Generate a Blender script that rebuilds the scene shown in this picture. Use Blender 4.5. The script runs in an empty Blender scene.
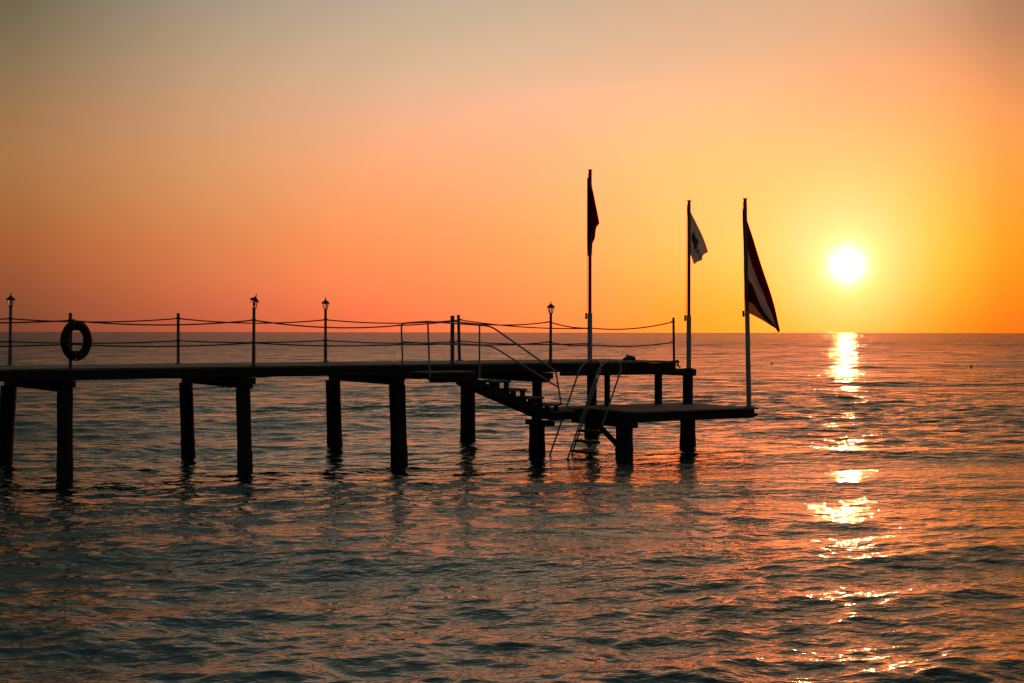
import bpy, bmesh, math, random
import numpy as np
from mathutils import Vector, Matrix

R = math.radians
rng = np.random.default_rng(11)
random.seed(4)
scene = bpy.context.scene
COL = scene.collection

# ------------------------------------------------------------------ camera
cam_d = bpy.data.cameras.new('camera')
cam_d.lens = 50.0
cam_d.sensor_width = 36.0
cam_d.clip_start = 0.1
cam_d.clip_end = 60000
cam = bpy.data.objects.new('camera', cam_d)
COL.objects.link(cam)
cam.location = (0, 0, 3.06)
cam.rotation_euler = (R(90 - 0.37), R(-0.07), 0)
scene.camera = cam

# ------------------------------------------------------------------ exposure
scene.view_settings.view_transform = 'Standard'
scene.view_settings.look = 'None'
scene.view_settings.exposure = 0.0
scene.view_settings.gamma = 1.0
scene.view_settings.use_curve_mapping = False
scene.render.engine = 'CYCLES'
scene.cycles.use_denoising = True
scene.cycles.caustics_reflective = False
scene.cycles.caustics_refractive = False
scene.cycles.max_bounces = 6
scene.cycles.sample_clamp_indirect = 6.0

# ------------------------------------------------------------------ sky
SUN_AZ, SUN_EL = 13.26, 2.66          # degrees east of the view axis, above the horizon

def lin(c):
    c = np.asarray(c, float) / 255.0
    return np.where(c <= 0.04045, c / 12.92, ((c + 0.055) / 1.055) ** 2.4)

def pchip(x, y, xi):
    """smooth monotone interpolation of columns of y"""
    x = np.asarray(x, float); y = np.asarray(y, float)
    h = np.diff(x)[:, None]; d = np.diff(y, axis=0) / h
    m = np.zeros_like(y)
    same = d[:-1] * d[1:] > 0
    w1 = 2 * h[1:] + h[:-1]; w2 = h[1:] + 2 * h[:-1]
    with np.errstate(divide='ignore', invalid='ignore'):
        hm = (w1 + w2) / (w1 / d[:-1] + w2 / d[1:])
    m[1:-1] = np.where(same, hm, 0)
    m[0] = d[0]; m[-1] = d[-1]
    xi = np.clip(np.asarray(xi, float), x[0], x[-1])
    k = np.clip(np.searchsorted(x, xi, side='right') - 1, 0, len(x) - 2)
    hh = (x[k + 1] - x[k])[:, None]; t = ((xi - x[k])[:, None]) / hh
    return ((2*t**3 - 3*t**2 + 1) * y[k] + (t**3 - 2*t**2 + t) * hh * m[k]
            + (-2*t**3 + 3*t**2) * y[k + 1] + (t**3 - t**2) * hh * m[k + 1])

# radiance of the evening sky in display values: rows by elevation, columns by azimuth from the sun
AZ = [-32.9, -28.6, -23.6, -13.4, -4.4, 0.0, 3.6, 6.3]
ROWS = {
    0.0:   [(122, 66, 44), (166, 82, 56), (208, 98, 66), (268, 130, 72), (278, 172, 42), (285, 198, 58), (278, 152, 24), (268, 116, 22)],
    0.8:   [(130, 73, 46), (176, 90, 59), (219, 107, 70), (275, 141, 80), (285, 180, 50), (290, 212, 80), (285, 168, 32), (275, 125, 26)],
    2.0:   [(148, 82, 49), (190, 102, 62), (231, 124, 78), (280, 151, 87), (290, 195, 74), (295, 222, 100), (290, 190, 46), (280, 138, 25)],
    3.62:  [(164, 94, 53), (199, 117, 68), (232, 138, 85), (280, 164, 96), (290, 208, 102), (295, 226, 120), (290, 202, 66), (282, 152, 32)],
    6.82:  [(166, 117, 73), (198, 138, 91), (228, 161, 110), (268, 180, 127), (280, 203, 122), (280, 203, 121), (275, 188, 98), (262, 158, 72)],
    9.97:  [(137, 112, 80), (172, 139, 106), (205, 165, 130), (236, 187, 151), (252, 189, 141), (257, 179, 126), (252, 167, 112), (214, 142, 92)],
    13.06: [(101, 94, 72), (140, 127, 106), (172, 154, 133), (203, 177, 150), (220, 176, 142), (222, 172, 136), (204, 154, 120), (166, 123, 95)],
    20.0:  [(74, 76, 68), (98, 100, 90), (130, 124, 108), (170, 150, 122), (208, 160, 116), (216, 160, 110), (214, 154, 102), (200, 142, 94)],
    33.0:  [(74, 92, 88), (84, 104, 100), (98, 116, 110), (116, 130, 120), (124, 132, 120), (126, 132, 118), (122, 130, 116), (118, 126, 114)],
    60.0:  [(82, 108, 108)] * 8,
    90.0:  [(76, 102, 106)] * 8,
}
REAR = {0.0: (52, 50, 52), 13.06: (50, 53, 57), 33.0: (46, 58, 60), 90.0: (76, 102, 106)}
els = sorted(ROWS)
rear = pchip(sorted(REAR), [lin(REAR[e]) for e in sorted(REAR)], els)
AZ_ALL = [-180, -120, -80, -55, -42] + AZ + [10, 16, 26, 42, 70, 120, 180]
full = []
for i, e in enumerate(els):
    row = [lin(c) for c in ROWS[e]]
    L, Rr, b = row[0], row[-1], rear[i]
    left = [b, b, b * .75 + L * .25, b * .45 + L * .5, b * .15 + L * .8]
    right = [Rr * .93, Rr * .80, Rr * .6 + b * .15, Rr * .4 + b * .35, Rr * .18 + b * .7, b, b]
    full.append(left + row + right)
full = np.array(full)                                  # el, az, rgb
EL = [0, .4, .8, 1.4, 2.0, 2.8, 3.62, 5.2, 6.82, 8.4, 9.97, 11.5, 13.06, 16, 20, 26, 33, 45, 60, 90]
azs = np.array([-180, -120, -95, -80, -65, -55, -42, -37, -32.9, -29, -25, -21, -17, -13.4, -10, -7, -4.4, -2.5, -1, 0, 1, 2.3, 3.6, 5,
                6.3, 8, 12, 18, 28, 45, 80, 130])
# the photograph clips the red of the brightest sky; the sky itself goes on above display white there
r_ = full[..., 0]; q_ = np.clip((r_ - 1.0) / .3, 0, 1)
g_ = np.clip((full[..., 1] - .38) / .3, 0, 1)
full[..., 0] = r_ * (1 + q_ * q_ * (3 - 2 * q_) * (.25 + 1.5 * g_ * g_ * (3 - 2 * g_)))
tmp = np.stack([pchip(AZ_ALL, full[i], azs) for i in range(len(els))])
grid = np.stack([pchip(els, tmp[:, j], EL) for j in range(len(azs))], axis=1)

w = bpy.data.worlds.new('World')
scene.world = w
w.use_nodes = True
nt = w.node_tree
nt.nodes.clear()

def nd(t, kind, **kw):
    n = t.nodes.new(kind)
    for k, v in kw.items():
        setattr(n, k, v)
    return n

def mth(t, op, a, b=None, c=None, clamp=False):
    n = nd(t, 'ShaderNodeMath', operation=op, use_clamp=clamp)
    for i, v in enumerate((a, b, c)):
        if v is None: continue
        if isinstance(v, (int, float)): n.inputs[i].default_value = v
        else: t.links.new(v, n.inputs[i])
    return n.outputs[0]

def vmth(t, op, a, b):
    n = nd(t, 'ShaderNodeVectorMath', operation=op)
    for i, v in enumerate((a, b)):
        if v is None: continue
        if isinstance(v, (tuple, list, Vector)): n.inputs[i].default_value = v
        else: t.links.new(v, n.inputs[i])
    return n

def ramp(t, fac, stops, interp='LINEAR'):
    n = nd(t, 'ShaderNodeValToRGB')
    cr = n.color_ramp
    cr.interpolation = interp
    while len(cr.elements) < len(stops): cr.elements.new(0.5)
    for el, (p, c) in zip(cr.elements, stops): el.position = p
    for el, (p, c) in zip(cr.elements, stops): el.color = (*[float(q) for q in c], 1)
    t.links.new(fac, n.inputs[0])
    return n.outputs[0]

def mix(t, fac, a, b, blend='MIX'):
    n = nd(t, 'ShaderNodeMix', data_type='RGBA', blend_type=blend)
    n.clamp_result = False
    for s, v in ((0, fac), (6, a), (7, b)):
        if isinstance(v, (int, float)): n.inputs[s].default_value = v
        elif isinstance(v, (tuple, list)): n.inputs[s].default_value = (*v, 1) if len(v) == 3 else v
        else: t.links.new(v, n.inputs[s])
    return n.outputs[2]

sa, ca = math.sin(R(SUN_AZ)), math.cos(R(SUN_AZ))
se, ce = math.sin(R(SUN_EL)), math.cos(R(SUN_EL))
SUN_DIR = Vector((sa * ce, ca * ce, se))
gen = nd(nt, 'ShaderNodeTexCoord').outputs['Generated']
dirn = vmth(nt, 'NORMALIZE', gen, None).outputs[0]
d_r = vmth(nt, 'DOT_PRODUCT', dirn, (ca, -sa, 0)).outputs['Value']
d_f = vmth(nt, 'DOT_PRODUCT', dirn, (sa, ca, 0)).outputs['Value']
d_z = vmth(nt, 'DOT_PRODUCT', dirn, (0, 0, 1)).outputs['Value']
az_pos = mth(nt, 'MULTIPLY_ADD', mth(nt, 'ARCTAN2', d_r, d_f), 1 / (2 * math.pi), 0.5)
el_deg = mth(nt, 'MULTIPLY', mth(nt, 'ARCSINE', d_z), 180 / math.pi)
cur = None
for i, e in enumerate(EL):
    c = ramp(nt, az_pos, [((a + 180) / 360, grid[i, j] * 0.5) for j, a in enumerate(azs)])
    if cur is None: cur = c
    else:
        e0 = EL[i - 1]
        f = mth(nt, 'MULTIPLY_ADD', el_deg, 1 / (e - e0), -e0 / (e - e0), clamp=True)
        cur = mix(nt, f, cur, c)
ang = mth(nt, 'MULTIPLY', mth(nt, 'ARCCOSINE', mth(nt, 'MINIMUM', vmth(nt, 'DOT_PRODUCT', dirn, tuple(SUN_DIR)).outputs['Value'], 1.0)), 180 / math.pi)
angp = mth(nt, 'MULTIPLY', ang, 1 / 6.0, clamp=True)
GLOW = [(0, (2, 1.7, 1.4)), (.30, (1.8, 1.5, 1.2)), (.50, (1.3, 1.1, .9)), (.68, (.95, .80, .70)), (.86, (.52, .43, .36)), (1.05, (.32, .28, .22)), (1.3, (.22, .20, .13)),
        (1.7, (.14, .115, .11)), (2.3, (.09, .055, .07)), (3.2, (.04, .018, .024)), (4.4, (.012, .005, .006)), (6, (0, 0, 0))]
glow = ramp(nt, angp, [(a / 6, np.array(c) * 0.1) for a, c in GLOW])
sky = nd(nt, 'ShaderNodeTexSky', sky_type='NISHITA', sun_disc=False)
sky.sun_elevation = R(SUN_EL)
sky.sun_rotation = R(SUN_AZ)
sky.air_density = 1.0
sky.dust_density = 2.0
tot = mix(nt, 1.0, mix(nt, 1.0, cur, (2, 2, 2), 'MULTIPLY'), mix(nt, 1.0, glow, (10, 10, 10), 'MULTIPLY'), 'ADD')
tot = mix(nt, 0.0012, tot, sky.outputs[0], 'ADD')
bg = nd(nt, 'ShaderNodeBackground')
bg.inputs['Strength'].default_value = 1.0
nt.links.new(tot, bg.inputs['Color'])
wo = nd(nt, 'ShaderNodeOutputWorld')
nt.links.new(bg.outputs[0], wo.inputs['Surface'])

# ------------------------------------------------------------------ sun
sun_d = bpy.data.lights.new('sun', 'SUN')
sun_d.energy = 0.10
sun_d.angle = R(0.5)
sun_d.color = (1.0, 0.5, 0.15)
sun = bpy.data.objects.new('sun', sun_d)
COL.objects.link(sun)
sun.rotation_euler = (-SUN_DIR).to_track_quat('-Z', 'Y').to_euler()

# ------------------------------------------------------------------ materials
def mat(name):
    m = bpy.data.materials.new(name)
    m.use_nodes = True
    t = m.node_tree
    return m, t, t.nodes['Principled BSDF']

def noise(t, vec, scale, detail=4, rough=0.55, dim='3D'):
    n = nd(t, 'ShaderNodeTexNoise', noise_dimensions=dim)
    n.inputs['Scale'].default_value = scale
    n.inputs['Detail'].default_value = detail
    n.inputs['Roughness'].default_value = rough
    if vec is not None: t.links.new(vec, n.inputs['Vector'])
    return n.outputs[0]

def simple(name, c0, c1, rough, scale=8.0, stretch=(1, 1, 1), metal=0.0, bump=0.2, bdist=0.01):
    m, t, p = mat(name)
    tc = nd(t, 'ShaderNodeTexCoord').outputs['Object']
    mp = nd(t, 'ShaderNodeMapping')
    mp.inputs['Scale'].default_value = stretch
    t.links.new(tc, mp.inputs['Vector'])
    n = noise(t, mp.outputs[0], scale, 6)
    c = ramp(t, n, [(0.3, c0), (0.7, c1)])
    t.links.new(c, p.inputs['Base Color'])
    p.inputs['Roughness'].default_value = rough
    p.inputs['Metallic'].default_value = metal
    if bump:
        b = nd(t, 'ShaderNodeBump')
        b.inputs['Strength'].default_value = bump
        b.inputs['Distance'].default_value = bdist
        t.links.new(n, b.inputs['Height'])
        t.links.new(b.outputs[0], p.inputs['Normal'])
    return m

M = {}
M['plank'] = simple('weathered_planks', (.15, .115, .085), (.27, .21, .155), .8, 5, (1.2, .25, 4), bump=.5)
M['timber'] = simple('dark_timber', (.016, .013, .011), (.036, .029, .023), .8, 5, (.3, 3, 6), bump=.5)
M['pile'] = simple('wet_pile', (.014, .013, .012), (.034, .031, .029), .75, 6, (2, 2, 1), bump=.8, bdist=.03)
M['steel'] = simple('galvanised_rail', (.30, .31, .31), (.42, .42, .42), .42, 22, metal=.35, bump=.1)
M['post'] = simple('rust_painted_post', (.10, .075, .065), (.22, .20, .19), .6, 14, (1, 1, .4), bump=.2)
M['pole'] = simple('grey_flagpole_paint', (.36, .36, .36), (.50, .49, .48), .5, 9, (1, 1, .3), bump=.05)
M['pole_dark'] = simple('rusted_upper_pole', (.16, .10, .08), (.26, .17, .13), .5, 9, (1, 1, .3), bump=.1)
M['iron'] = simple('black_iron', (.015, .014, .013), (.03, .028, .026), .55, 20, bump=.15)
M['rope'] = simple('tarred_rope', (.05, .04, .03), (.11, .085, .06), .95, 60, (1, 1, 1), bump=.6)
M['ring'] = simple('dull_ring_skin', (.012, .008, .007), (.022, .013, .010), .8, 7, bump=.1)
M['float'] = simple('float_plastic', (.18, .05, .02), (.25, .07, .03), .5, 10, bump=.1)

m, t, p = mat('lamp_glass')
p.inputs['Base Color'].default_value = (.8, .78, .72, 1)
p.inputs['Roughness'].default_value = .12
p.inputs['Transmission Weight'].default_value = .85
p.inputs['IOR'].default_value = 1.1
M['glass'] = m

def cloth(name, builder):
    """thin woven cloth, lit from the back through the weave"""
    m, t, p = mat(name)
    uv = nd(t, 'ShaderNodeUVMap').outputs[0]
    c = builder(t, uv)
    out = t.nodes['Material Output']
    p.inputs['Roughness'].default_value = .9
    t.links.new(c, p.inputs['Base Color'])
    tr = nd(t, 'ShaderNodeBsdfTranslucent')
    t.links.new(c, tr.inputs['Color'])
    ms = nd(t, 'ShaderNodeMixShader')
    ms.inputs[0].default_value = .68
    t.links.new(p.outputs[0], ms.inputs[1]); t.links.new(tr.outputs[0], ms.inputs[2])
    t.links.new(ms.outputs[0], out.inputs['Surface'])
    return m

def uvxy(t, uv):
    s = nd(t, 'ShaderNodeSeparateXYZ')
    t.links.new(uv, s.inputs[0])
    return s.outputs[0], s.outputs[1]

def red_cloth(t, uv):
    return ramp(t, noise(t, uv, 14, 4), [(0.3, (.34, .028, .022)), (.7, (.45, .045, .035))])

def tri_cloth(t, uv):
    x, y = uvxy(t, uv)
    wav = mth(t, 'MULTIPLY', mth(t, 'SINE', mth(t, 'MULTIPLY_ADD', x, 4.2, .4)), .07)
    wav = mth(t, 'ADD', wav, mth(t, 'MULTIPLY', mth(t, 'SUBTRACT', noise(t, uv, 4, 2), .5), .16))
    y = mth(t, 'ADD', y, wav)
    red, white, dark, hem_glow = (.36, .024, .02), (.80, .74, .70), (.24, .018, .02), (.90, .55, .26)  # last colour paints the orange backlight showing through the flag's lower edge
    return ramp(t, y, [(.345, red), (.36, white), (.66, white), (.675, dark), (.90, dark), (.915, hem_glow)])

def white_cloth(t, uv):
    x, y = uvxy(t, uv)
    # dark emblem in the middle of the sheet: a ragged disc with two bars under it
    dx = mth(t, 'MULTIPLY', mth(t, 'SUBTRACT', x, .50), 1.0)
    dy = mth(t, 'MULTIPLY', mth(t, 'SUBTRACT', y, .50), 1.25)
    r = mth(t, 'SQRT', mth(t, 'ADD', mth(t, 'MULTIPLY', dx, dx), mth(t, 'MULTIPLY', dy, dy)))
    r2 = mth(t, 'ADD', r, mth(t, 'MULTIPLY', mth(t, 'SUBTRACT', noise(t, uv, 7, 3), .5), .75))
    em = ramp(t, r2, [(.12, (.85, .85, .85)), (.27, (0, 0, 0))])
    return mix(t, em, (.84, .82, .80), (.05, .04, .05))

M['flag_red'] = cloth('red_flag_cloth', red_cloth)
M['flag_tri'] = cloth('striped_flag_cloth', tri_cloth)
M['flag_white'] = cloth('white_flag_cloth', white_cloth)

# water: dark sea with wind ripples finer than the mesh, as an explicit slope field
m, t, p = mat('sea_water')
p.inputs['Base Color'].default_value = (.003, .011, .013, 1)
p.inputs['Roughness'].default_value = .06
p.inputs['IOR'].default_value = 1.5
geo = nd(t, 'ShaderNodeNewGeometry')
attr = nd(t, 'ShaderNodeAttribute', attribute_name='ripple_gain')
amp = attr.outputs['Fac']

def slope(vec, scale, detail, eps, squash):
    out = []
    vs = []
    for off in ((0, 0, 0), (eps, 0, 0), (0, eps, 0)):
        a = vmth(t, 'ADD', vec, off).outputs[0]
        a = vmth(t, 'MULTIPLY', a, (squash, 1, 0)).outputs[0]
        vs.append(noise(t, a, scale, detail, .55, '2D'))
    return (mth(t, 'MULTIPLY', mth(t, 'SUBTRACT', vs[1], vs[0]), 1 / eps),
            mth(t, 'MULTIPLY', mth(t, 'SUBTRACT', vs[2], vs[0]), 1 / eps))

rot = nd(t, 'ShaderNodeVectorRotate', rotation_type='Z_AXIS')
t.links.new(geo.outputs['Position'], rot.inputs['Vector'])
rot.inputs['Angle'].default_value = R(-8)
ax, ay = slope(rot.outputs[0], .9, 4, .02, .45)
bx, by = slope(rot.outputs[0], 7.0, 2, .004, .6)
GA0, GA1, GB = .022, 3.0, .027
streak = vmth(t, 'MULTIPLY', geo.outputs['Position'], (.055, .16, 0)).outputs[0]
gust = mth(t, 'MULTIPLY_ADD', mth(t, 'MULTIPLY_ADD', noise(t, streak, 1.0, 4, .6, '2D'), 3.4, -1.2, clamp=True), 1.15, .4)
ga = mth(t, 'MULTIPLY_ADD', mth(t, 'MULTIPLY', amp, gust), GA1, GA0)
patch = mth(t, 'MULTIPLY_ADD', noise(t, geo.outputs['Position'], .09, 2), 1.6, .2)
gb = mth(t, 'MULTIPLY', patch, GB)
# waves running in to the beach have steep fronts and long flat backs
front = mth(t, 'MULTIPLY', ay, .7)
lift = mth(t, 'MINIMUM', mth(t, 'MULTIPLY', mth(t, 'MULTIPLY', amp, amp), 9.0), .28)   # far off only the wave fronts that face the beach are seen
ax = mth(t, 'MULTIPLY', ax, .75); bx = mth(t, 'MULTIPLY', bx, .6)
gx = mth(t, 'ADD', mth(t, 'MULTIPLY', ax, ga), mth(t, 'MULTIPLY', bx, gb))
gy = mth(t, 'ADD', lift, mth(t, 'ADD', mth(t, 'MULTIPLY', front, ga), mth(t, 'MULTIPLY', by, gb)))
cmb = nd(t, 'ShaderNodeCombineXYZ')
t.links.new(mth(t, 'MULTIPLY', gx, -1), cmb.inputs[0])
t.links.new(mth(t, 'MULTIPLY', gy, -1), cmb.inputs[1])
nn = vmth(t, 'NORMALIZE', vmth(t, 'ADD', geo.outputs['Normal'], cmb.outputs[0]).outputs[0], None)
t.links.new(nn.outputs[0], p.inputs['Normal'])
M['water'] = m

# ------------------------------------------------------------------ helpers
def tag(o, label=None, cat=None, group=None, kind=None):
    if label: o['label'] = label
    if cat: o['category'] = cat
    if group: o['group'] = group
    if kind: o['kind'] = kind
    return o

class MB:
    def __init__(self): self.bm = bmesh.new()
    def box(self, x0, x1, y0, y1, z0, z1, jit=0.0, bev=0.0):
        vs = [self.bm.verts.new((x + random.uniform(-jit, jit), y + random.uniform(-jit, jit), z + random.uniform(-jit, jit)))
              for x in (x0, x1) for y in (y0, y1) for z in (z0, z1)]
        fs = [(0, 1, 3, 2), (4, 6, 7, 5), (0, 4, 5, 1), (2, 3, 7, 6), (0, 2, 6, 4), (1, 5, 7, 3)]
        faces = [self.bm.faces.new([vs[i] for i in f]) for f in fs]
        if bev:
            es = list({e for f in faces for e in f.edges})
            bmesh.ops.bevel(self.bm, geom=es, offset=bev, segments=1, affect='EDGES')
        return self
    def bar(self, a, b, w, h, up=(0, 0, 1)):
        a, b = Vector(a), Vector(b)
        d = (b - a).normalized(); s = d.cross(Vector(up)).normalized(); u = s.cross(d)
        vs = [self.bm.verts.new(q + s * sx * w / 2 + u * sz * h / 2) for q in (a, b) for sx in (-1, 1) for sz in (-1, 1)]
        for f in [(0, 1, 3, 2), (4, 6, 7, 5), (0, 4, 5, 1), (2, 3, 7, 6), (0, 2, 6, 4), (1, 5, 7, 3)]:
            self.bm.faces.new([vs[i] for i in f])
        return self
    def tube(self, pts, r, n=10, cap=True, closed=False):
        pts = [Vector(q) for q in pts]
        rs = r if isinstance(r, (list, tuple)) else [r] * len(pts)
        rings = []
        ref = None
        for i, q in enumerate(pts):
            if closed: d = pts[(i + 1) % len(pts)] - pts[i - 1]
            else: d = pts[min(i + 1, len(pts) - 1)] - pts[max(i - 1, 0)]
            d.normalize()
            if ref is None: ref = Vector((1, 0, 0)) if abs(d.x) < .8 else Vector((0, 1, 0))
            s = d.cross(ref).normalized(); u = s.cross(d).normalized(); ref = u.cross(s) if False else ref
            rings.append([self.bm.verts.new(q + (s * math.cos(2 * math.pi * k / n) + u * math.sin(2 * math.pi * k / n)) * rs[i]) for k in range(n)])
        m_ = len(rings)
        for i in range(m_ if closed else m_ - 1):
            A, B = rings[i], rings[(i + 1) % m_]
            for k in range(n):
                self.bm.faces.new((A[k], A[(k + 1) % n], B[(k + 1) % n], B[k]))
        if cap and not closed:
            self.bm.faces.new(rings[0][::-1]); self.bm.faces.new(rings[-1])
        return self
    def lathe(self, prof, n=16, c=(0, 0), tilt=None):
        rings = []
        for r, z in prof:
            rings.append([self.bm.verts.new((c[0] + r * math.cos(2 * math.pi * k / n), c[1] + r * math.sin(2 * math.pi * k / n), z)) for k in range(n)])
        for A, B in zip(rings, rings[1:]):
            for k in range(n): self.bm.faces.new((A[k], A[(k + 1) % n], B[(k + 1) % n], B[k]))
        self.bm.faces.new(rings[0][::-1]); self.bm.faces.new(rings[-1])
        return self
    def build(self, name, material, parent=None, smooth=False, loc=None, rot=None):
        bmesh.ops.recalc_face_normals(self.bm, faces=self.bm.faces)
        me = bpy.data.meshes.new(name)
        self.bm.to_mesh(me); self.bm.free()
        me.materials.append(material)
        if smooth:
            for f in me.polygons: f.use_smooth = True
            try: me.set_sharp_from_angle(angle=R(40))
            except Exception: pass
        o = bpy.data.objects.new(name, me)
        COL.objects.link(o)
        if parent: o.parent = parent
        if loc: o.location = loc
        if rot: o.rotation_euler = rot
        return o

# pier frame: u runs along the jetty out to sea, v points from its axis row of near piles towards the beach side we look from
PO = Vector((-9.35, 29.74, 0)); UU = Vector((.8505, .526, 0)); VV = Vector((.526, -.8505, 0))
YAW = math.atan2(.526, .8505)
def P(u, v, z=0.0): return PO + UU * u + VV * v + Vector((0, 0, z))
# local axes of a thing on the pier: x = u, y = -v, z = up
def thing(name, label, cat, u=0, v=0, z=0, group=None, yaw=0.0):
    o = bpy.data.objects.new(name, None)
    o.empty_display_size = .2
    COL.objects.link(o)
    o.location = P(u, v, z); o.rotation_euler = (0, 0, YAW + yaw)
    return tag(o, label, cat, group)

def copy_tree(o, parent=None):
    c = o.copy(); COL.objects.link(c)
    if parent: c.parent = parent
    for ch in list(o.children): copy_tree(ch, c)
    return c

# ------------------------------------------------------------------ water
def make_water():
    cx, cy = 0.0, -4.0
    r = [7.0]
    while r[-1] < 30000:
        q = r[-1]
        r.append(q * (1 + (.0026 if q < 75 else .0042 if q < 450 else .02)))
    r = np.array(r)
    th = np.concatenate([np.linspace(-85, -27, 60)[:-1], np.arange(-27, 27.01, .075), np.linspace(27, 85, 60)[1:]])
    th = np.radians(th)
    dr = np.gradient(r)
    RR, TT = np.meshgrid(r, th, indexing='ij')
    X = (cx + RR * np.sin(TT)).astype(np.float32); Y = (cy + RR * np.cos(TT)).astype(np.float32)
    DR = np.repeat(dr[:, None], len(th), 1).astype(np.float32)
    DT = (RR * np.gradient(th)[None, :]).astype(np.float32)
    Z = np.zeros_like(X); DX = np.zeros_like(X); DY = np.zeros_like(X); lost = np.zeros_like(X)
    # patches of livelier and calmer water
    pat = np.zeros_like(X)
    for lam, a in ((38, .30), (23, .28), (14, .22), (60, .25), (9, .14)):
        for _ in range(2):
            b = rng.uniform(0, math.pi); k = 2 * math.pi / lam
            pat += a * np.sin(k * (X * math.cos(b) * .6 + Y * math.sin(b)) + rng.uniform(0, 6.28)).astype(np.float32)
    pat = np.clip(1 + .5 * pat, .4, 1.9)
    N = 150
    lams = np.exp(np.linspace(math.log(.22), math.log(9.0), N))
    wgt = np.interp(np.log(lams), np.log([.22, .5, 1.0, 1.8, 3.0, 5.0, 9.0]), [1.35, 1.3, 1.15, .95, .5, .25, .18])
    wgt = wgt / math.sqrt((wgt ** 2).sum() / 2)
    RMS = .136
    for lam, g in zip(lams, wgt):
        s = RMS * g
        spread = 34 if lam < 2.5 else 20
        b = R(-90 + 9 + rng.normal(0, spread))       # running in towards the beach
        kx, ky = math.cos(b), math.sin(b)
        k = 2 * math.pi / lam
        a = s / k
        eff = np.maximum(DR * 1.0, DT * abs(kx))
        q = np.clip((lam / eff - 2.6) / 2.6, 0, 1); q = q * q * (3 - 2 * q)
        ph = k * (X * kx + Y * ky) + rng.uniform(0, 6.28)
        am = a * q * (pat if lam < 4 else 1)
        sn, cs = np.sin(ph), np.cos(ph)
        Z += am * sn
        DX += 1.05 * kx * am * cs; DY += 1.05 * ky * am * cs
        lost += (s * s / 2) * (1 - q * q)
    for i in range(16):                     # long low swell coming in from the open sea
        lam = 4.5 + 9.5 * (i / 15) ** 1.3
        s = .0125 * (1.2 - .4 * i / 15)
        b = R(-90 + 6 + rng.normal(0, 13)); kx, ky = math.cos(b), math.sin(b)
        k = 2 * math.pi / lam; a = s / k
        q = np.clip((lam / DR - 2.6) / 2.6, 0, 1); q = q * q * (3 - 2 * q)
        ph = k * (X * kx + Y * ky) + rng.uniform(0, 6.28)
        Z += a * q * np.sin(ph); DX += .8 * kx * a * q * np.cos(ph); DY += .8 * ky * a * q * np.cos(ph)
        lost += (s * s / 2) * (1 - q * q)
    off = np.clip((RR - 160) / 700, 0, 1)           # rougher, wind-blown water offshore
    gain = np.sqrt(lost) * (1 + .9 * off).astype(np.float32)
    nr, nt_ = X.shape
    co = np.stack([X + DX, Y + DY, Z], -1).reshape(-1, 3).astype(np.float32)
    idx = np.arange(nr * nt_).reshape(nr, nt_)
    quads = np.stack([idx[:-1, :-1], idx[:-1, 1:], idx[1:, 1:], idx[1:, :-1]], -1).reshape(-1, 4)
    me = bpy.data.meshes.new('water')
    nf = len(quads)
    me.vertices.add(len(co)); me.vertices.foreach_set('co', co.ravel())
    me.loops.add(nf * 4); me.loops.foreach_set('vertex_index', quads.ravel().astype(np.int32))
    me.polygons.add(nf)
    me.polygons.foreach_set('loop_start', np.arange(0, nf * 4, 4, dtype=np.int32))
    me.polygons.foreach_set('use_smooth', np.ones(nf, dtype=bool))
    me.update(calc_edges=True)
    at = me.attributes.new('ripple_gain', 'FLOAT', 'POINT')
    at.data.foreach_set('value', gain.ravel().astype(np.float32))
    me.materials.append(M['water'])
    o = bpy.data.objects.new('water', me)
    COL.objects.link(o)
    tag(o, 'dark rippled sea reaching to the horizon with a glittering sun path', 'sea', kind='structure')
make_water()

# ------------------------------------------------------------------ the jetty
DECK = 2.295
pier = thing('wooden_pier', 'long dark wooden jetty on paired piles running out over the sea', 'pier')
LEFT = -9.0           # goes on out of the frame to the beach
U_END = 16.18
pl = MB()
u = LEFT
while u < U_END - .01:
    wd = .145 + random.uniform(-.006, .006)
    e = min(u + wd, U_END)
    d = random.uniform(-.004, .004)
    pl.box(u, e - .008, 0 - .16 + random.uniform(-.02, .015), 3.45 + random.uniform(-.03, .03), DECK - .042 + d, DECK + d)
    u += wd
pl.build('deck', M['plank'], pier)
for y in (-.10, 1.05, 2.2, 3.35):
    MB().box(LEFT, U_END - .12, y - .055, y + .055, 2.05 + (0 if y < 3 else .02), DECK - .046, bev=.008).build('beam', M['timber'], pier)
for y in (-.12, 3.3):       # heavier bearers under the seaward bay
    MB().box(12.4, 16.42 if y < 1 else 16.08, y - .09, y + .09, 1.95, 2.046, bev=.01).build('bearer', M['timber'], pier)
def cap_beam(un, uf, yn, yf, z0, z1, parent, wd=.22):
    MB().bar((un, yn, (z0 + z1) / 2), (uf, yf, (z0 + z1) / 2), wd, z1 - z0).build('cap_beam', M['timber'], parent)
near = [(0.0, .325, 0, 0.33), (3.92, .325, .05, .48), (7.78, .39, .06, .2), (11.74, .25, 0, .62), (16.59, .28, 0, .2)]
far = [(-.26, .36, -.11, .2), (3.97, .34, .06, .2), (7.94, .39, .06, .2), (12.03, .41, 0, .2), (16.22, .29, 0, .2)]
for k in (-2, -1):
    near.insert(0, (4.0 * k + (0 if k == -1 else .1), .33, .02, .3)); far.insert(0, (4.0 * k - .1, .35, -.03, .2))
near.sort(); far.sort()
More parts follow.
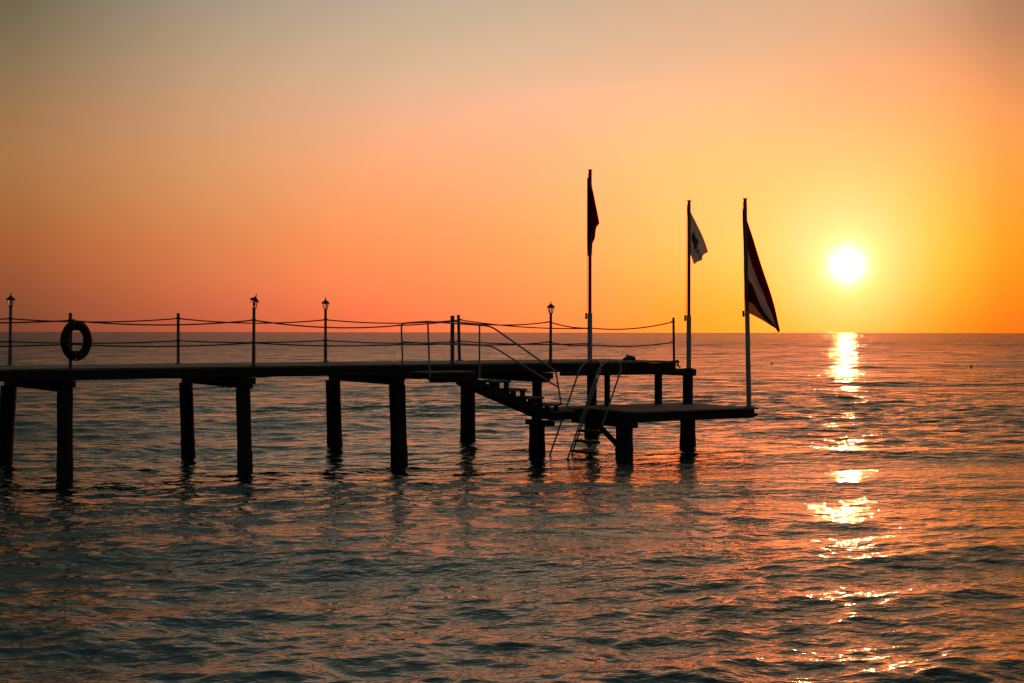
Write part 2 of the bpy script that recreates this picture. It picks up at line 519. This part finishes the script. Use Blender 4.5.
for (a, da, la, ov), (b, db, lb, ov2) in zip(near, far):
    c = MB()
    d = Vector((b - a, 4.0, 0)).normalized()
    if a > 16:
        A = Vector((a, 0, 0)) - d * .2; B = Vector((b, 4.0, 0))
        c.bar((A.x, A.y, 1.985), (B.x, B.y, 1.985), .24, .18)
        c.build('cap_beam', M['timber'], pier)
        continue
    top = 2.046
    A = Vector((a, 0, 0)) - d * ov; B = Vector((b, 4.0, 0)) + d * .06
    c.bar((A.x, A.y, top - .07), (B.x, B.y, top - .07), .24, .14)
    c.bar((A.x + d.x * min(.12, ov - .2), A.y + d.y * min(.12, ov - .2), top - .19), (B.x - d.x * .02, B.y - d.y * .02, top - .19), .20, .10)
    c.build('cap_beam', M['timber'], pier)

def pile(parent, x, y, dia, lean, ztop, sleeve=None, zs=1.0, slope_y=0.0):
    m_ = MB()
    n = 26
    pts, rs = [], []
    for i in range(n):
        z = -1.6 + (ztop + 1.6) * i / (n - 1)
        pts.append((x + lean * (1 - max(z, 0) / ztop), y + slope_y * (1 - max(z, 0) / ztop), z))
        rs.append(dia / 2 * (1 + random.uniform(-.02, .02) + (random.uniform(.02, .09) if z < .35 else 0)))
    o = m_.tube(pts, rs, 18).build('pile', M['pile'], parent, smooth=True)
    if sleeve:
        q = MB()
        zz = [-1.6, -.4, .0, .15, .3, zs * .6, zs - .02, zs]
        q.tube([(x, y, z) for z in zz], [sleeve / 2 * (1 + random.uniform(-.025, .025) + (.06 if z < .2 else 0)) for z in zz], 18)
        q.build('sleeve', M['pile'], o, smooth=True)
    return o
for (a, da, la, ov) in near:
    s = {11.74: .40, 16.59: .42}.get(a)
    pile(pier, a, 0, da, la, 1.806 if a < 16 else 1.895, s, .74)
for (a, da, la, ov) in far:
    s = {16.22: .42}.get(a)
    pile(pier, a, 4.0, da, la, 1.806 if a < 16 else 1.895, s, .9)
MB().box(7.6, 9.62, -.16, -.06, 1.945, 2.046, bev=.008).build('header', M['timber'], pier)
# slim props between the bathing platform and the seaward bay
for x, y, wd in ((14.07, .22, .115), (15.78, .25, .15)):
    MB().box(x - wd / 2, x + wd / 2, y - wd / 2, y + wd / 2, 1.13, 1.94, bev=.006).build('prop', M['timber'], pier)

# ------------------------------------------------------------------ bathing platform
PZ = 1.13
plat = thing('bathing_platform', 'low wooden bathing platform beside the seaward end of the jetty', 'platform')
b = MB()
def boards_u(x0, x1, y0, y1, over=0.0):      # boards run along u
    y = y0
    while y < y1 - .01:
        wd = .14 + random.uniform(-.005, .005)
        e = min(y + wd, y1)
        d = random.uniform(-.004, .004)
        b.box(x0 + random.uniform(-.02, .02), x1 + over + random.uniform(-.05, .05), y, e - .01, PZ - .04 + d, PZ + d)
        y += wd
boards_u(11.42, 12.15, -1.12, .62)
boards_u(12.16, 13.0, -.35, .62)
boards_u(13.01, 16.98, -2.42, .62, .04)
b.build('deck', M['plank'], plat)
for y in (-2.33, -1.2, .0, .5):
    MB().box(13.03, 16.86, y - .06, y + .06, .87 + (.02 if y > -2 else 0), PZ - .046, bev=.008).build('beam', M['timber'], plat)
for x in (13.08, 16.78):
    MB().box(x - .05, x + .05, -2.26, .43, .868, PZ - .05, bev=.006).build('joist', M['timber'], plat)
MB().box(11.44, 13.02, -.30, -.20, .88, PZ - .046, bev=.008).build('beam', M['timber'], plat)
MB().box(11.44, 12.14, -1.08, -.98, .90, PZ - .046, bev=.008).build('beam', M['timber'], plat)
MB().box(16.86, 17.0, -2.36, .4, .90, .98, bev=.01).build('rubbing_strake', M['timber'], plat)
for x, y0 in ((11.6, -.85), (13.0, -2.4), (16.59, -.6)):
    MB().bar((x, y0, .80), (x, .15 if x < 16 else .4, .80), .24, .13).build('cap_beam', M['timber'], plat)
pile(plat, 13.0, -2.0, .42, 0, .735)
MB().bar((13.0, -1.9, .18), (12.55, -1.5, .80), .12, .12).build('brace', M['timber'], plat)

# ------------------------------------------------------------------ stairs from the jetty to the platform (they hang outside the near edge)
st = thing('wooden_stairs', 'short open wooden flight going from jetty edge down to the bathing platform', 'stairs')
y0, y1 = -1.1, -.2
MB().box(7.99, 9.30, y0, y1 - .02, 2.09, 2.135, bev=.006).build('landing', M['plank'], st)
MB().box(8.05, 9.26, y0 + .02, y0 + .11, 1.95, 2.085, bev=.006).build('landing_beam', M['timber'], st)
MB().box(8.05, 9.26, y1 - .14, y1 - .05, 1.95, 2.085, bev=.006).build('landing_beam', M['timber'], st)
MB().box(8.42, 9.50, y0 + .15, y1 - .2, 1.875, 1.925, bev=.006).build('landing_bracket', M['timber'], st)
tr = [(9.36, 10.28, 1.90), (9.9, 10.74, 1.69), (10.5, 11.24, 1.485), (11.0, 11.72, 1.30)]
for a, c_, z in tr:
    MB().box(c_ - .50, c_, y0 - .02, y1 - .01, z - .05, z, bev=.005).build('tread', M['plank'], st)
for y in (y0 + .07, y1 - .12):
    s = MB()
    prof = [(9.22, 2.08), (9.22, 1.80), (11.34, .965), (11.66, .965), (11.66, 1.225), (11.4, 1.15), (9.72, 1.80), (9.30, 2.0)]
    va = [s.bm.verts.new((x, y - .025, z)) for x, z in prof]; vb = [s.bm.verts.new((x, y + .025, z)) for x, z in prof]
    s.bm.faces.new(va); s.bm.faces.new(vb[::-1])
    for i in range(len(prof)):
        j = (i + 1) % len(prof)
        s.bm.faces.new((va[i], vb[i], vb[j], va[j]))
    s.build('stringer', M['timber'], st)
    for a, c_, z in tr:                     # cleats that hold the treads up off the raking stringer
        zs = 2.0 - (c_ - .30 - 9.4) * .387
        MB().box(c_ - .42, c_ - .28, y - .022, y + .022, min(zs - .15, z - .12), z - .052).build('tread_bracket', M['timber'], st)
        MB().box(c_ - .14, c_ - .02, y - .022, y + .022, min(zs - .25, z - .12), z - .052).build('tread_bracket', M['timber'], st)

hr = thing('stair_handrail', 'thin bent metal handrail around the landing and down the wooden flight', 'handrail')
rr = .021
yo = -1.13
def arc3(a, b, c, rad, n=6):
    """rounded corner at b"""
    a, b, c = Vector(a), Vector(b), Vector(c)
    p0 = b + (a - b).normalized() * rad; p1 = b + (c - b).normalized() * rad
    return [p0.lerp(b, i / n).lerp(b.lerp(p1, i / n), i / n) for i in range(n + 1)]
ZT = 3.31
a0, a1 = (7.9, -.06, DECK), (7.86, -.06, ZT - .04)
top = [Vector(a0)] + arc3(a0, a1, (8.0, yo, ZT), .14) + arc3(a1, (8.0, yo, ZT), (9.7, yo, 3.20), .08) + \
      arc3((8.0, yo, ZT), (9.70, yo, 3.21), (11.56, yo, 2.1), .18) + arc3((9.7, yo, 3.21), (11.56, yo, 2.1), (11.7, yo, 1.30), .06) + [Vector((11.72, yo, 1.30))]
MB().tube(top, rr, 10).build('top_rail', M['steel'], hr, smooth=True)
mid = [Vector((7.88, -.06, 2.83))] + arc3((7.88, -.06, 2.83), (8.0, yo, 2.80), (9.72, yo, 2.74), .08) + arc3((8.0, yo, 2.8), (9.72, yo, 2.74), (11.62, yo, 1.72), .18) + [Vector((11.63, yo, 1.71))]
MB().tube(mid, rr * .9, 10).build('mid_rail', M['steel'], hr, smooth=True)
MB().tube([(8.0, yo, ZT - .01), (8.03, yo, 2.6), (8.05, yo, 2.0)], rr, 10).build('upright', M['steel'], hr, smooth=True)
MB().tube([(9.39, yo, 3.225), (9.39, yo, 1.98)], rr, 10).build('upright', M['steel'], hr, smooth=True)

# ------------------------------------------------------------------ sea ladder
sl = thing('swim_ladder', 'metal swimming ladder with two tall hooped rails leaning into the water', 'ladder')
def hoop(y, u_in, du):
    # both legs lean out over the water as they go down
    def leg(uu, z): return Vector((uu - (PZ - z) * -.42 * -1, y, z))
    zt = 2.06
    A = leg(u_in - du, -.75); B = leg(u_in - du, zt)
    C = leg(u_in, zt); D = leg(u_in, -.75)
    ctr = (B + C) / 2
    pts = [A, leg(u_in - du, 0.6), leg(u_in - du, 1.4), B]
    lean = (B - A).normalized()
    for i in range(1, 12):
        th = math.pi * i / 12
        pts.append(ctr + (B - ctr) * math.cos(th) + lean * math.sin(th) * .33)
    pts += [C, leg(u_in, 1.4), leg(u_in, .6), D]
    return MB().tube(pts, .023, 10).build('hooped_rail', M['steel'], sl, smooth=True)
hoop(-.70, 12.80, .66)
hoop(-1.48, 12.86, .70)
for z in (.62, .37, .12, -.13):
    uu = 12.83 - (PZ - z) * .42
    MB().box(uu - .11, uu + .13, -1.50, -.68, z - .06, z, bev=.006).build('tread', M['timber'], sl)

# ------------------------------------------------------------------ posts and lamps along the rails
def lantern(parent, zb, broken=False):
    MB().lathe([(.030, zb - .05), (.034, zb - .045), (.034, zb + .02), (.026, zb + .03), (.05, zb + .045), (.055, zb + .06), (.03, zb + .064)], 12).build('lamp_socket', M['iron'], parent, smooth=True)
    cage = MB()
    for k in range(6):
        if broken and k in (2, 3, 4): continue
        c, s = math.cos(k * math.pi / 3 + .3), math.sin(k * math.pi / 3 + .3)
        cage.tube([(.047 * c, .047 * s, zb + .055), (.082 * c, .082 * s, zb + .20)], .0065, 6)
    cage.tube([(.082 * math.cos(i * math.pi / 8), .082 * math.sin(i * math.pi / 8), zb + .2) for i in range(16)], .007, 6, closed=True)
    cg = cage.build('lantern_cage', M['iron'], parent)
    if not broken:
        MB().lathe([(.040, zb + .06), (.072, zb + .198)], 12).build('lantern_glass', M['glass'], parent, smooth=True)
    MB().lathe([(.02, zb + .06), (.022, zb + .12), (.034, zb + .15), (.03, zb + .18), (.008, zb + .195)], 10).build('bulb', M['iron'] if broken else M['glass'], parent, smooth=True)
    rf = MB().lathe([(.085, zb + .196), (.115, zb + .205), (.11, zb + .215), (.06, zb + .255), (.03, zb + .285), (.014, zb + .292)], 16).build('lantern_roof', M['iron'], parent, smooth=True)
    MB().lathe([(.012, zb + .29), (.018, zb + .305), (.010, zb + .318), (.014, zb + .328), (.003, zb + .375)], 10).build('finial', M['iron'], rf, smooth=True)
    if broken:
        piv = Vector((.08, 0, zb + .20)); rot = Matrix.Rotation(R(20), 4, 'Y')
        rf.matrix_local = Matrix.Translation(piv) @ rot @ Matrix.Translation(-piv)
    return rf

def lamp(u, v, h, label, lean=(0, 0), broken=False):
    o = thing('lamp_post', label, 'lamp', u, v, DECK, 'lanterns on posts along the jetty railing')
    MB().lathe([(.042, .0), (.042, h * .35), (.036, h * .36), (.034, h)], 12).build('post', M['post'], o, smooth=True)
    MB().lathe([(.085, 0.001), (.085, .014), (.05, .018)], 12).build('base_plate', M['iron'], o)
    lantern(o, h, broken)
    o.rotation_euler = (R(lean[0]), R(lean[1]), YAW)
    return o
VF = -3.33
GP = 'plain posts holding the jetty ropes'
lamp(-.38, VF, 1.29, 'lantern post behind the life ring, at the landward end of the railing', (0, .6))
lamp(4.18, -.02, 1.24, 'broken lantern post with skewed roof, standing on the jetty edge', (0, .4), broken=True)
lamp(7.43, VF, 1.30, 'intact pointed lantern post between the skewed lantern and the stair handrail')
lamp(12.16, -.02, 1.20, 'pointed lantern post between the stair handrail and the tallest inner flagpole', (0, .3))

def post(u, v, h, label, r=.037, lean=(0, 0)):
    o = thing('railing_post', label, 'post', u, v, DECK, GP)
    MB().lathe([(r, 0), (r, h - .004), (r * .8, h)], 12).build('shaft', M['post'], o, smooth=True)
    MB().lathe([(r * 2.1, .001), (r * 2.1, .012), (r * 1.3, .016)], 12).build('base_plate', M['iron'], o)
    o.rotation_euler = (R(lean[0]), R(lean[1]), YAW)
    return o
post(.12, -.02, 1.16, 'plain round post that the dark life ring hangs on')
post(3.55, VF, 1.22, 'lone plain post between the life ring and the skewed lantern')
post(9.30, -.02, 1.17, 'thicker upright post of the twin pair behind the stair landing rail', .05)
post(11.38, VF, 1.24, 'slimmer leaning post of the twin pair behind the stair landing rail', .042, (0, -1.6))
post(16.10, .02, 1.17, 'last slim post at the seaward end of the jetty deck', .032, (0, -1.2))

# ------------------------------------------------------------------ ropes
def rope(name, label, pts, sags, r=.016):
    o = bpy.data.objects.new(name, None)
    path = []
    for i in range(len(pts) - 1):
        a, b = Vector(pts[i]), Vector(pts[i + 1])
        n = 16
        for k in range(n + (i == len(pts) - 2)):
            t_ = k / n
            q = a.lerp(b, t_); q.z -= 4 * sags[i] * t_ * (1 - t_)
            path.append(q)
    bpy.data.objects.remove(o)
    m_ = MB().tube(path, r, 7)
    for q in pts[1:-1] + [pts[-1]]:
        q = Vector(q)
        m_.tube([q + Vector((.048 * math.cos(i * math.pi / 5), .048 * math.sin(i * math.pi / 5), (i % 2) * .012)) for i in range(10)], r, 6, closed=True)
    ob = m_.build(name, M['rope'], None, smooth=True)
    ob.location = PO; ob.rotation_euler = (0, 0, YAW)
    return tag(ob, label, 'rope', 'ropes strung between the jetty posts')
D = DECK
near_pts = [(-3.9, .02), (.12, .02), (4.18, .02), (7.9, .04), (9.30, .02), (12.13, .02), (14.0 - .28, .40), (16.07, .0)]
near_pts[6] = (13.64, .40)
hz = [1.0, 1.0, 1.03, .93, 1.04, 1.03, .88, 1.05]
lz = [.50, .50, .52, .47, .50, .52, .44, .50]
rope('railing_rope', 'upper slack rope threaded along the near row of jetty posts',
     [(x, y, D + h) for (x, y), h in zip(near_pts, hz)], [.06, .10, .11, .02, .09, .05, .10])
rope('railing_rope', 'lower slack rope threaded along the near row of jetty posts',
     [(x, y, D + h) for (x, y), h in zip(near_pts, lz)], [.04, .06, .05, .02, .06, .05, .07])
far_pts = [(-4.2, -VF), (-.38, -VF), (3.55, -VF), (7.43, -VF), (11.40, -VF), (13.64, .42)]
hz = [1.06, 1.06, 1.09, 1.08, 1.10, .87]
lz = [.52, .54, .55, .55, .52, .47]
rope('railing_rope', 'upper slack rope threaded along the far row of jetty posts',
     [(x, y, D + h) for (x, y), h in zip(far_pts, hz)], [.06, .08, .10, .09, .08])
rope('railing_rope', 'lower slack rope threaded along the far row of jetty posts',
     [(x, y, D + h) for (x, y), h in zip(far_pts, lz)], [.04, .05, .05, .06, .05])

# ------------------------------------------------------------------ life ring
lr = thing('life_ring', 'dark life ring hanging from a post on the jetty railing', 'life ring', .21, .10, DECK + .58, yaw=R(-78 + 68))
lr.rotation_euler = (R(0), 0, YAW + R(29))
n = 40
RC, RT = .318, .090
ringm = MB()
ringm.tube([(RC * math.cos(2 * math.pi * i / n), 0, RC * math.sin(2 * math.pi * i / n)) for i in range(n)], RT, 14, closed=True)
ringm.build('ring_body', M['ring'], lr, smooth=True)
gl = MB()
pts = []
for i in range(64):
    th = 2 * math.pi * i / 64
    q = RC + RT + .006 + .012 * abs(math.sin(2 * th)) ** 1.2
    pts.append((q * math.cos(th), 0, q * math.sin(th)))
gl.tube(pts, .009, 6, closed=True)
gl.build('grab_line', M['rope'], lr, smooth=True)
for k in range(4):
    th = k * math.pi / 2
    MB().tube([((RC + (RT + .006) * math.cos(a)) * math.cos(th), (RT + .006) * math.sin(a), (RC + (RT + .006) * math.cos(a)) * math.sin(th))
               for a in [2 * math.pi * i / 14 for i in range(14)]], .016, 6, closed=True).build('band', M['rope'], lr, smooth=True)
hk = MB()
hk.tube([(-.05, .06, .43), (-.08, -.02, .44), (-.16, -.09, .36), (-.22, -.09, .28), (-.19, -.09, .2), (-.13, -.08, .26), (-.06, -.02, .41)], .016, 7)
hk.tube([(.02, -.06, .27), (.05, -.06, .20), (.10, -.06, .17), (.07, -.05, .22)], .014, 6)
hk.build('hanging_rope', M['rope'], lr, smooth=True)

# ------------------------------------------------------------------ flagpoles
def flagpole(u, v, z, h1, h, label, r1=.064, r2=.044, lean=0.0):
    o = thing('flagpole', label, 'flagpole', u, v, z, 'flagpoles at the seaward end of the jetty')
    o.rotation_euler = (0, R(lean), 0)
    MB().lathe([(.14, 0.001), (.14, .018), (r1 + .01, .022)], 14).build('base_plate', M['iron'], o)
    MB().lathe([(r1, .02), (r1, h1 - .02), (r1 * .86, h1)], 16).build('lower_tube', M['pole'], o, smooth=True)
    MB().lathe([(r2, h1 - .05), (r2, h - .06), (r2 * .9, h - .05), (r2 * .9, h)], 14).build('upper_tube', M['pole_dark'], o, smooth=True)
    MB().lathe([(r2 + .012, h - .03), (r2 + .016, h - .02), (r2 + .012, h)], 12).build('cap', M['iron'], o, smooth=True)
    MB().bar((-.10, 0, h1 - .16), (-.10, 0, h1 + .0), .05, .05, up=(0, 1, 0)).bar((-.10, 0, h1 - .1), (0, 0, h1 - .1), .03, .03).build('cleat', M['iron'], o)
    MB().tube([(-.075, -.02, h1 - .05), (-.068, -.03, h1 + .5), (-.055, -.02, h - .1)], .006, 5).build('halyard', M['rope'], o)
    return o
F1 = (13.64, -.40, DECK)
F2 = (16.62, .0, 2.078)
F3 = (16.99, 2.02, PZ)
flagpole(*F1, 1.27, 5.03, 'tall flagpole standing on the deck by the hooped swimming ladder', lean=0)
flagpole(*F2, 1.45, 4.56, 'shorter flagpole on the end pile, carrying the white flag', lean=0)
flagpole(*F3, 2.50, 5.42, 'flagpole at the outer corner of the low platform, carrying the striped flag', .062, .046, lean=-1.2)

# flags: cloth sheets hanging in folds; coordinates are metres sideways (screen right of the pole), metres up
def flag(label, root, fn, material, rows=40, cols=26, lean=0.0):
    bm = bmesh.new()
    uvl = bm.loops.layers.uv.new('UVMap')
    g = [[None] * (cols + 1) for _ in range(rows + 1)]
    uvs = {}
    for i in range(rows + 1):
        for j in range(cols + 1):
            x, y, z = fn(j / cols, i / rows)
            vtx = bm.verts.new((x, y, z)); g[i][j] = vtx
            uvs[vtx] = (j / cols, i / rows)
    for i in range(rows):
        for j in range(cols):
            f = bm.faces.new((g[i][j], g[i + 1][j], g[i + 1][j + 1], g[i][j + 1]))
            f.smooth = True
            for l in f.loops: l[uvl].uv = uvs[l.vert]
    me = bpy.data.meshes.new('flag')
    bm.to_mesh(me); bm.free()
    me.materials.append(material)
    o = bpy.data.objects.new('flag', me)
    COL.objects.link(o)
    o.location = P(*root)
    o.rotation_euler = (0, R(lean), 0)
    md = o.modifiers.new('thickness', 'SOLIDIFY')
    md.thickness = .006
    return tag(o, label, 'flag', 'flags on the three flagpoles')

def lerp(a, b, k): return a + (b - a) * k
def bil(h0, h1, f0, f1, s, t_, bowt=0, bowb=0):
    """sheet between hoist (h0 top, h1 bottom) and fly (f0 top, f1 bottom)"""
    hx, hz_ = lerp(h0[0], h1[0], t_), lerp(h0[1], h1[1], t_)
    fx, fz_ = lerp(f0[0], f1[0], t_), lerp(f0[1], f1[1], t_)
    k = s
    bow = lerp(bowt, bowb, t_) * math.sin(math.pi * s)
    return lerp(hx, fx, k) + bow, lerp(hz_, fz_, k)

# red flag, limp against its pole
wt = np.array([[0, .03], [.1, .045], [.2, .09], [.58, .235], [.63, .15], [.70, .13], [.77, .12], [.84, .055], [1, .04]])
def f_red(s, t_):
    wd = float(np.interp(t_, wt[:, 0], wt[:, 1]))
    k = s
    x = -.075 + (wd + .075) * (0.5 - 0.5 * math.cos(math.pi * min(1, s * 1.0)))
    z = 4.82 - 2.05 * t_ - .05 * s * (1 - t_)
    y = -.02 + .10 * math.sin(s * 9.0 + 2.2 * t_) * min(1, wd * 7) * (s + .12)
    return x, y, z
flag('dark red flag hanging limp against its pole', F1, f_red, M['flag_red'], lean=0)

def f_white(s, t_):
    x, z = bil((-.05, 4.42), (-.02, 3.36), (.50, 3.14), (.14, 2.80), s, t_, .05, -.025)
    x += .018 * math.sin(t_ * 15 + 1) * s * s
    z += .03 * math.sin(t_ * 8 + .5) * s ** 2
    y = .10 * math.sin(s * 6.0 + t_ * 7.5) * s ** .7 + .04 * math.sin(t_ * 15 + s * 3) * s
    return x, y, z
flag('small white flag with a dark emblem, drooping from the end pile pole', F2, f_white, M['flag_white'], lean=0)

def f_tri(s, t_):
    x, z = bil((-.075, 5.20), (-.06, 2.50), (.87, 1.93), (.76, 1.98), s, t_, .025, .0)
    # the cloth gathers into three hanging folds; the lower hem curls round to the front
    x += .034 * math.sin(s * 9 + 1.0) * (1 - t_) * s
    x += -.10 * math.sin(math.pi * s) * math.sin(math.pi * t_) * .6 + .035 * math.sin(t_ * 13 + s * 4) * s * (1 - s) * 2
    z += .06 * math.sin(t_ * 12 + s * 2.5) * s * (1 - s) * 2 + .05 * s ** 3 * math.sin(t_ * 9)
    y = .16 * math.sin(t_ * 12.5 + s * 2.2) * (s + .06) * (1.25 - s) + .07 * math.sin(t_ * 23 + s * 6) * s * (1.1 - s)
    y += -.22 * max(0, t_ - .72) * s * 2
    return x, y, z
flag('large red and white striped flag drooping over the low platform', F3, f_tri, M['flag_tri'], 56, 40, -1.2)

# ------------------------------------------------------------------ small things
def lump():
    m_ = MB()
    pts = []
    for i in range(70):
        th = i / 69 * 2 * math.pi * 4.2
        rr_ = .17 - .018 * (i / 69 * 4.2) + random.uniform(-.015, .015)
        pts.append((rr_ * 1.25 * math.cos(th) + .03 * math.sin(i * .7), rr_ * .8 * math.sin(th), .03 + .022 * i / 69 * 4.2 + random.uniform(0, .02)))
    m_.tube(pts, .027, 7)
    m_.tube([(-.12, .02, .1), (-.08, 0, .19), (.0, .02, .16), (.1, .0, .13), (.19, -.03, .06), (.22, -.02, .025)], .026, 7)
    o = m_.build('rope_coil', M['rope'], None, smooth=True)
    o.location = P(14.72, -.12, DECK); o.scale = (.85, .85, .9); o.rotation_euler = (0, 0, YAW)
    return tag(o, 'untidy coil of rope lying on the deck edge near the white flag', 'rope coil')
lump()
sh = MB()
sh.tube([(0, 0, .05), (.03, -.02, -.02), (.0, -.03, -.1), (.05, -.03, -.13), (.02, -.03, -.07), (.06, -.02, .0), (.02, 0, .06)], .02, 7)
sh.tube([(.02, -.03, -.06), (.09, -.03, -.16), (.13, -.02, -.13)], .018, 7)
o = sh.build('mooring_line', M['rope'], None, smooth=True)
o.location = P(16.09, .13, DECK - .02); o.rotation_euler = (0, 0, YAW)
tag(o, 'knotted rope end dangling at the foot of the last post', 'rope end')

def buoy(x, y, label, s):
    o = bpy.data.objects.new('buoy', None)
    COL.objects.link(o); o.location = (x, y, 0)
    tag(o, label, 'buoy', 'small floats beyond the jetty')
    pr = [(.02 * s, -.12 * s)] + [(.15 * s * math.sin(a), .05 * s - .15 * s * math.cos(a)) for a in np.linspace(.35, 2.7, 12)]
    MB().lathe(pr, 16).build('float', M['float'], o, smooth=True)
    MB().lathe([(.05 * s, .18 * s), (.05 * s, .23 * s), (.03 * s, .24 * s)], 10).build('collar', M['iron'], o)
    MB().tube([(.05 * s * math.cos(a), 0, .28 * s + .05 * s * math.sin(a)) for a in np.linspace(0, 2 * math.pi, 13)[:-1]], .014 * s, 6, closed=True).build('ring', M['iron'], o)
    return o
buoy(25.2, 138, 'small dark float between the striped flag and the sun path', .8)
buoy(40.7, 126, 'small dark float seaward of the sun path, away from the jetty', .75)
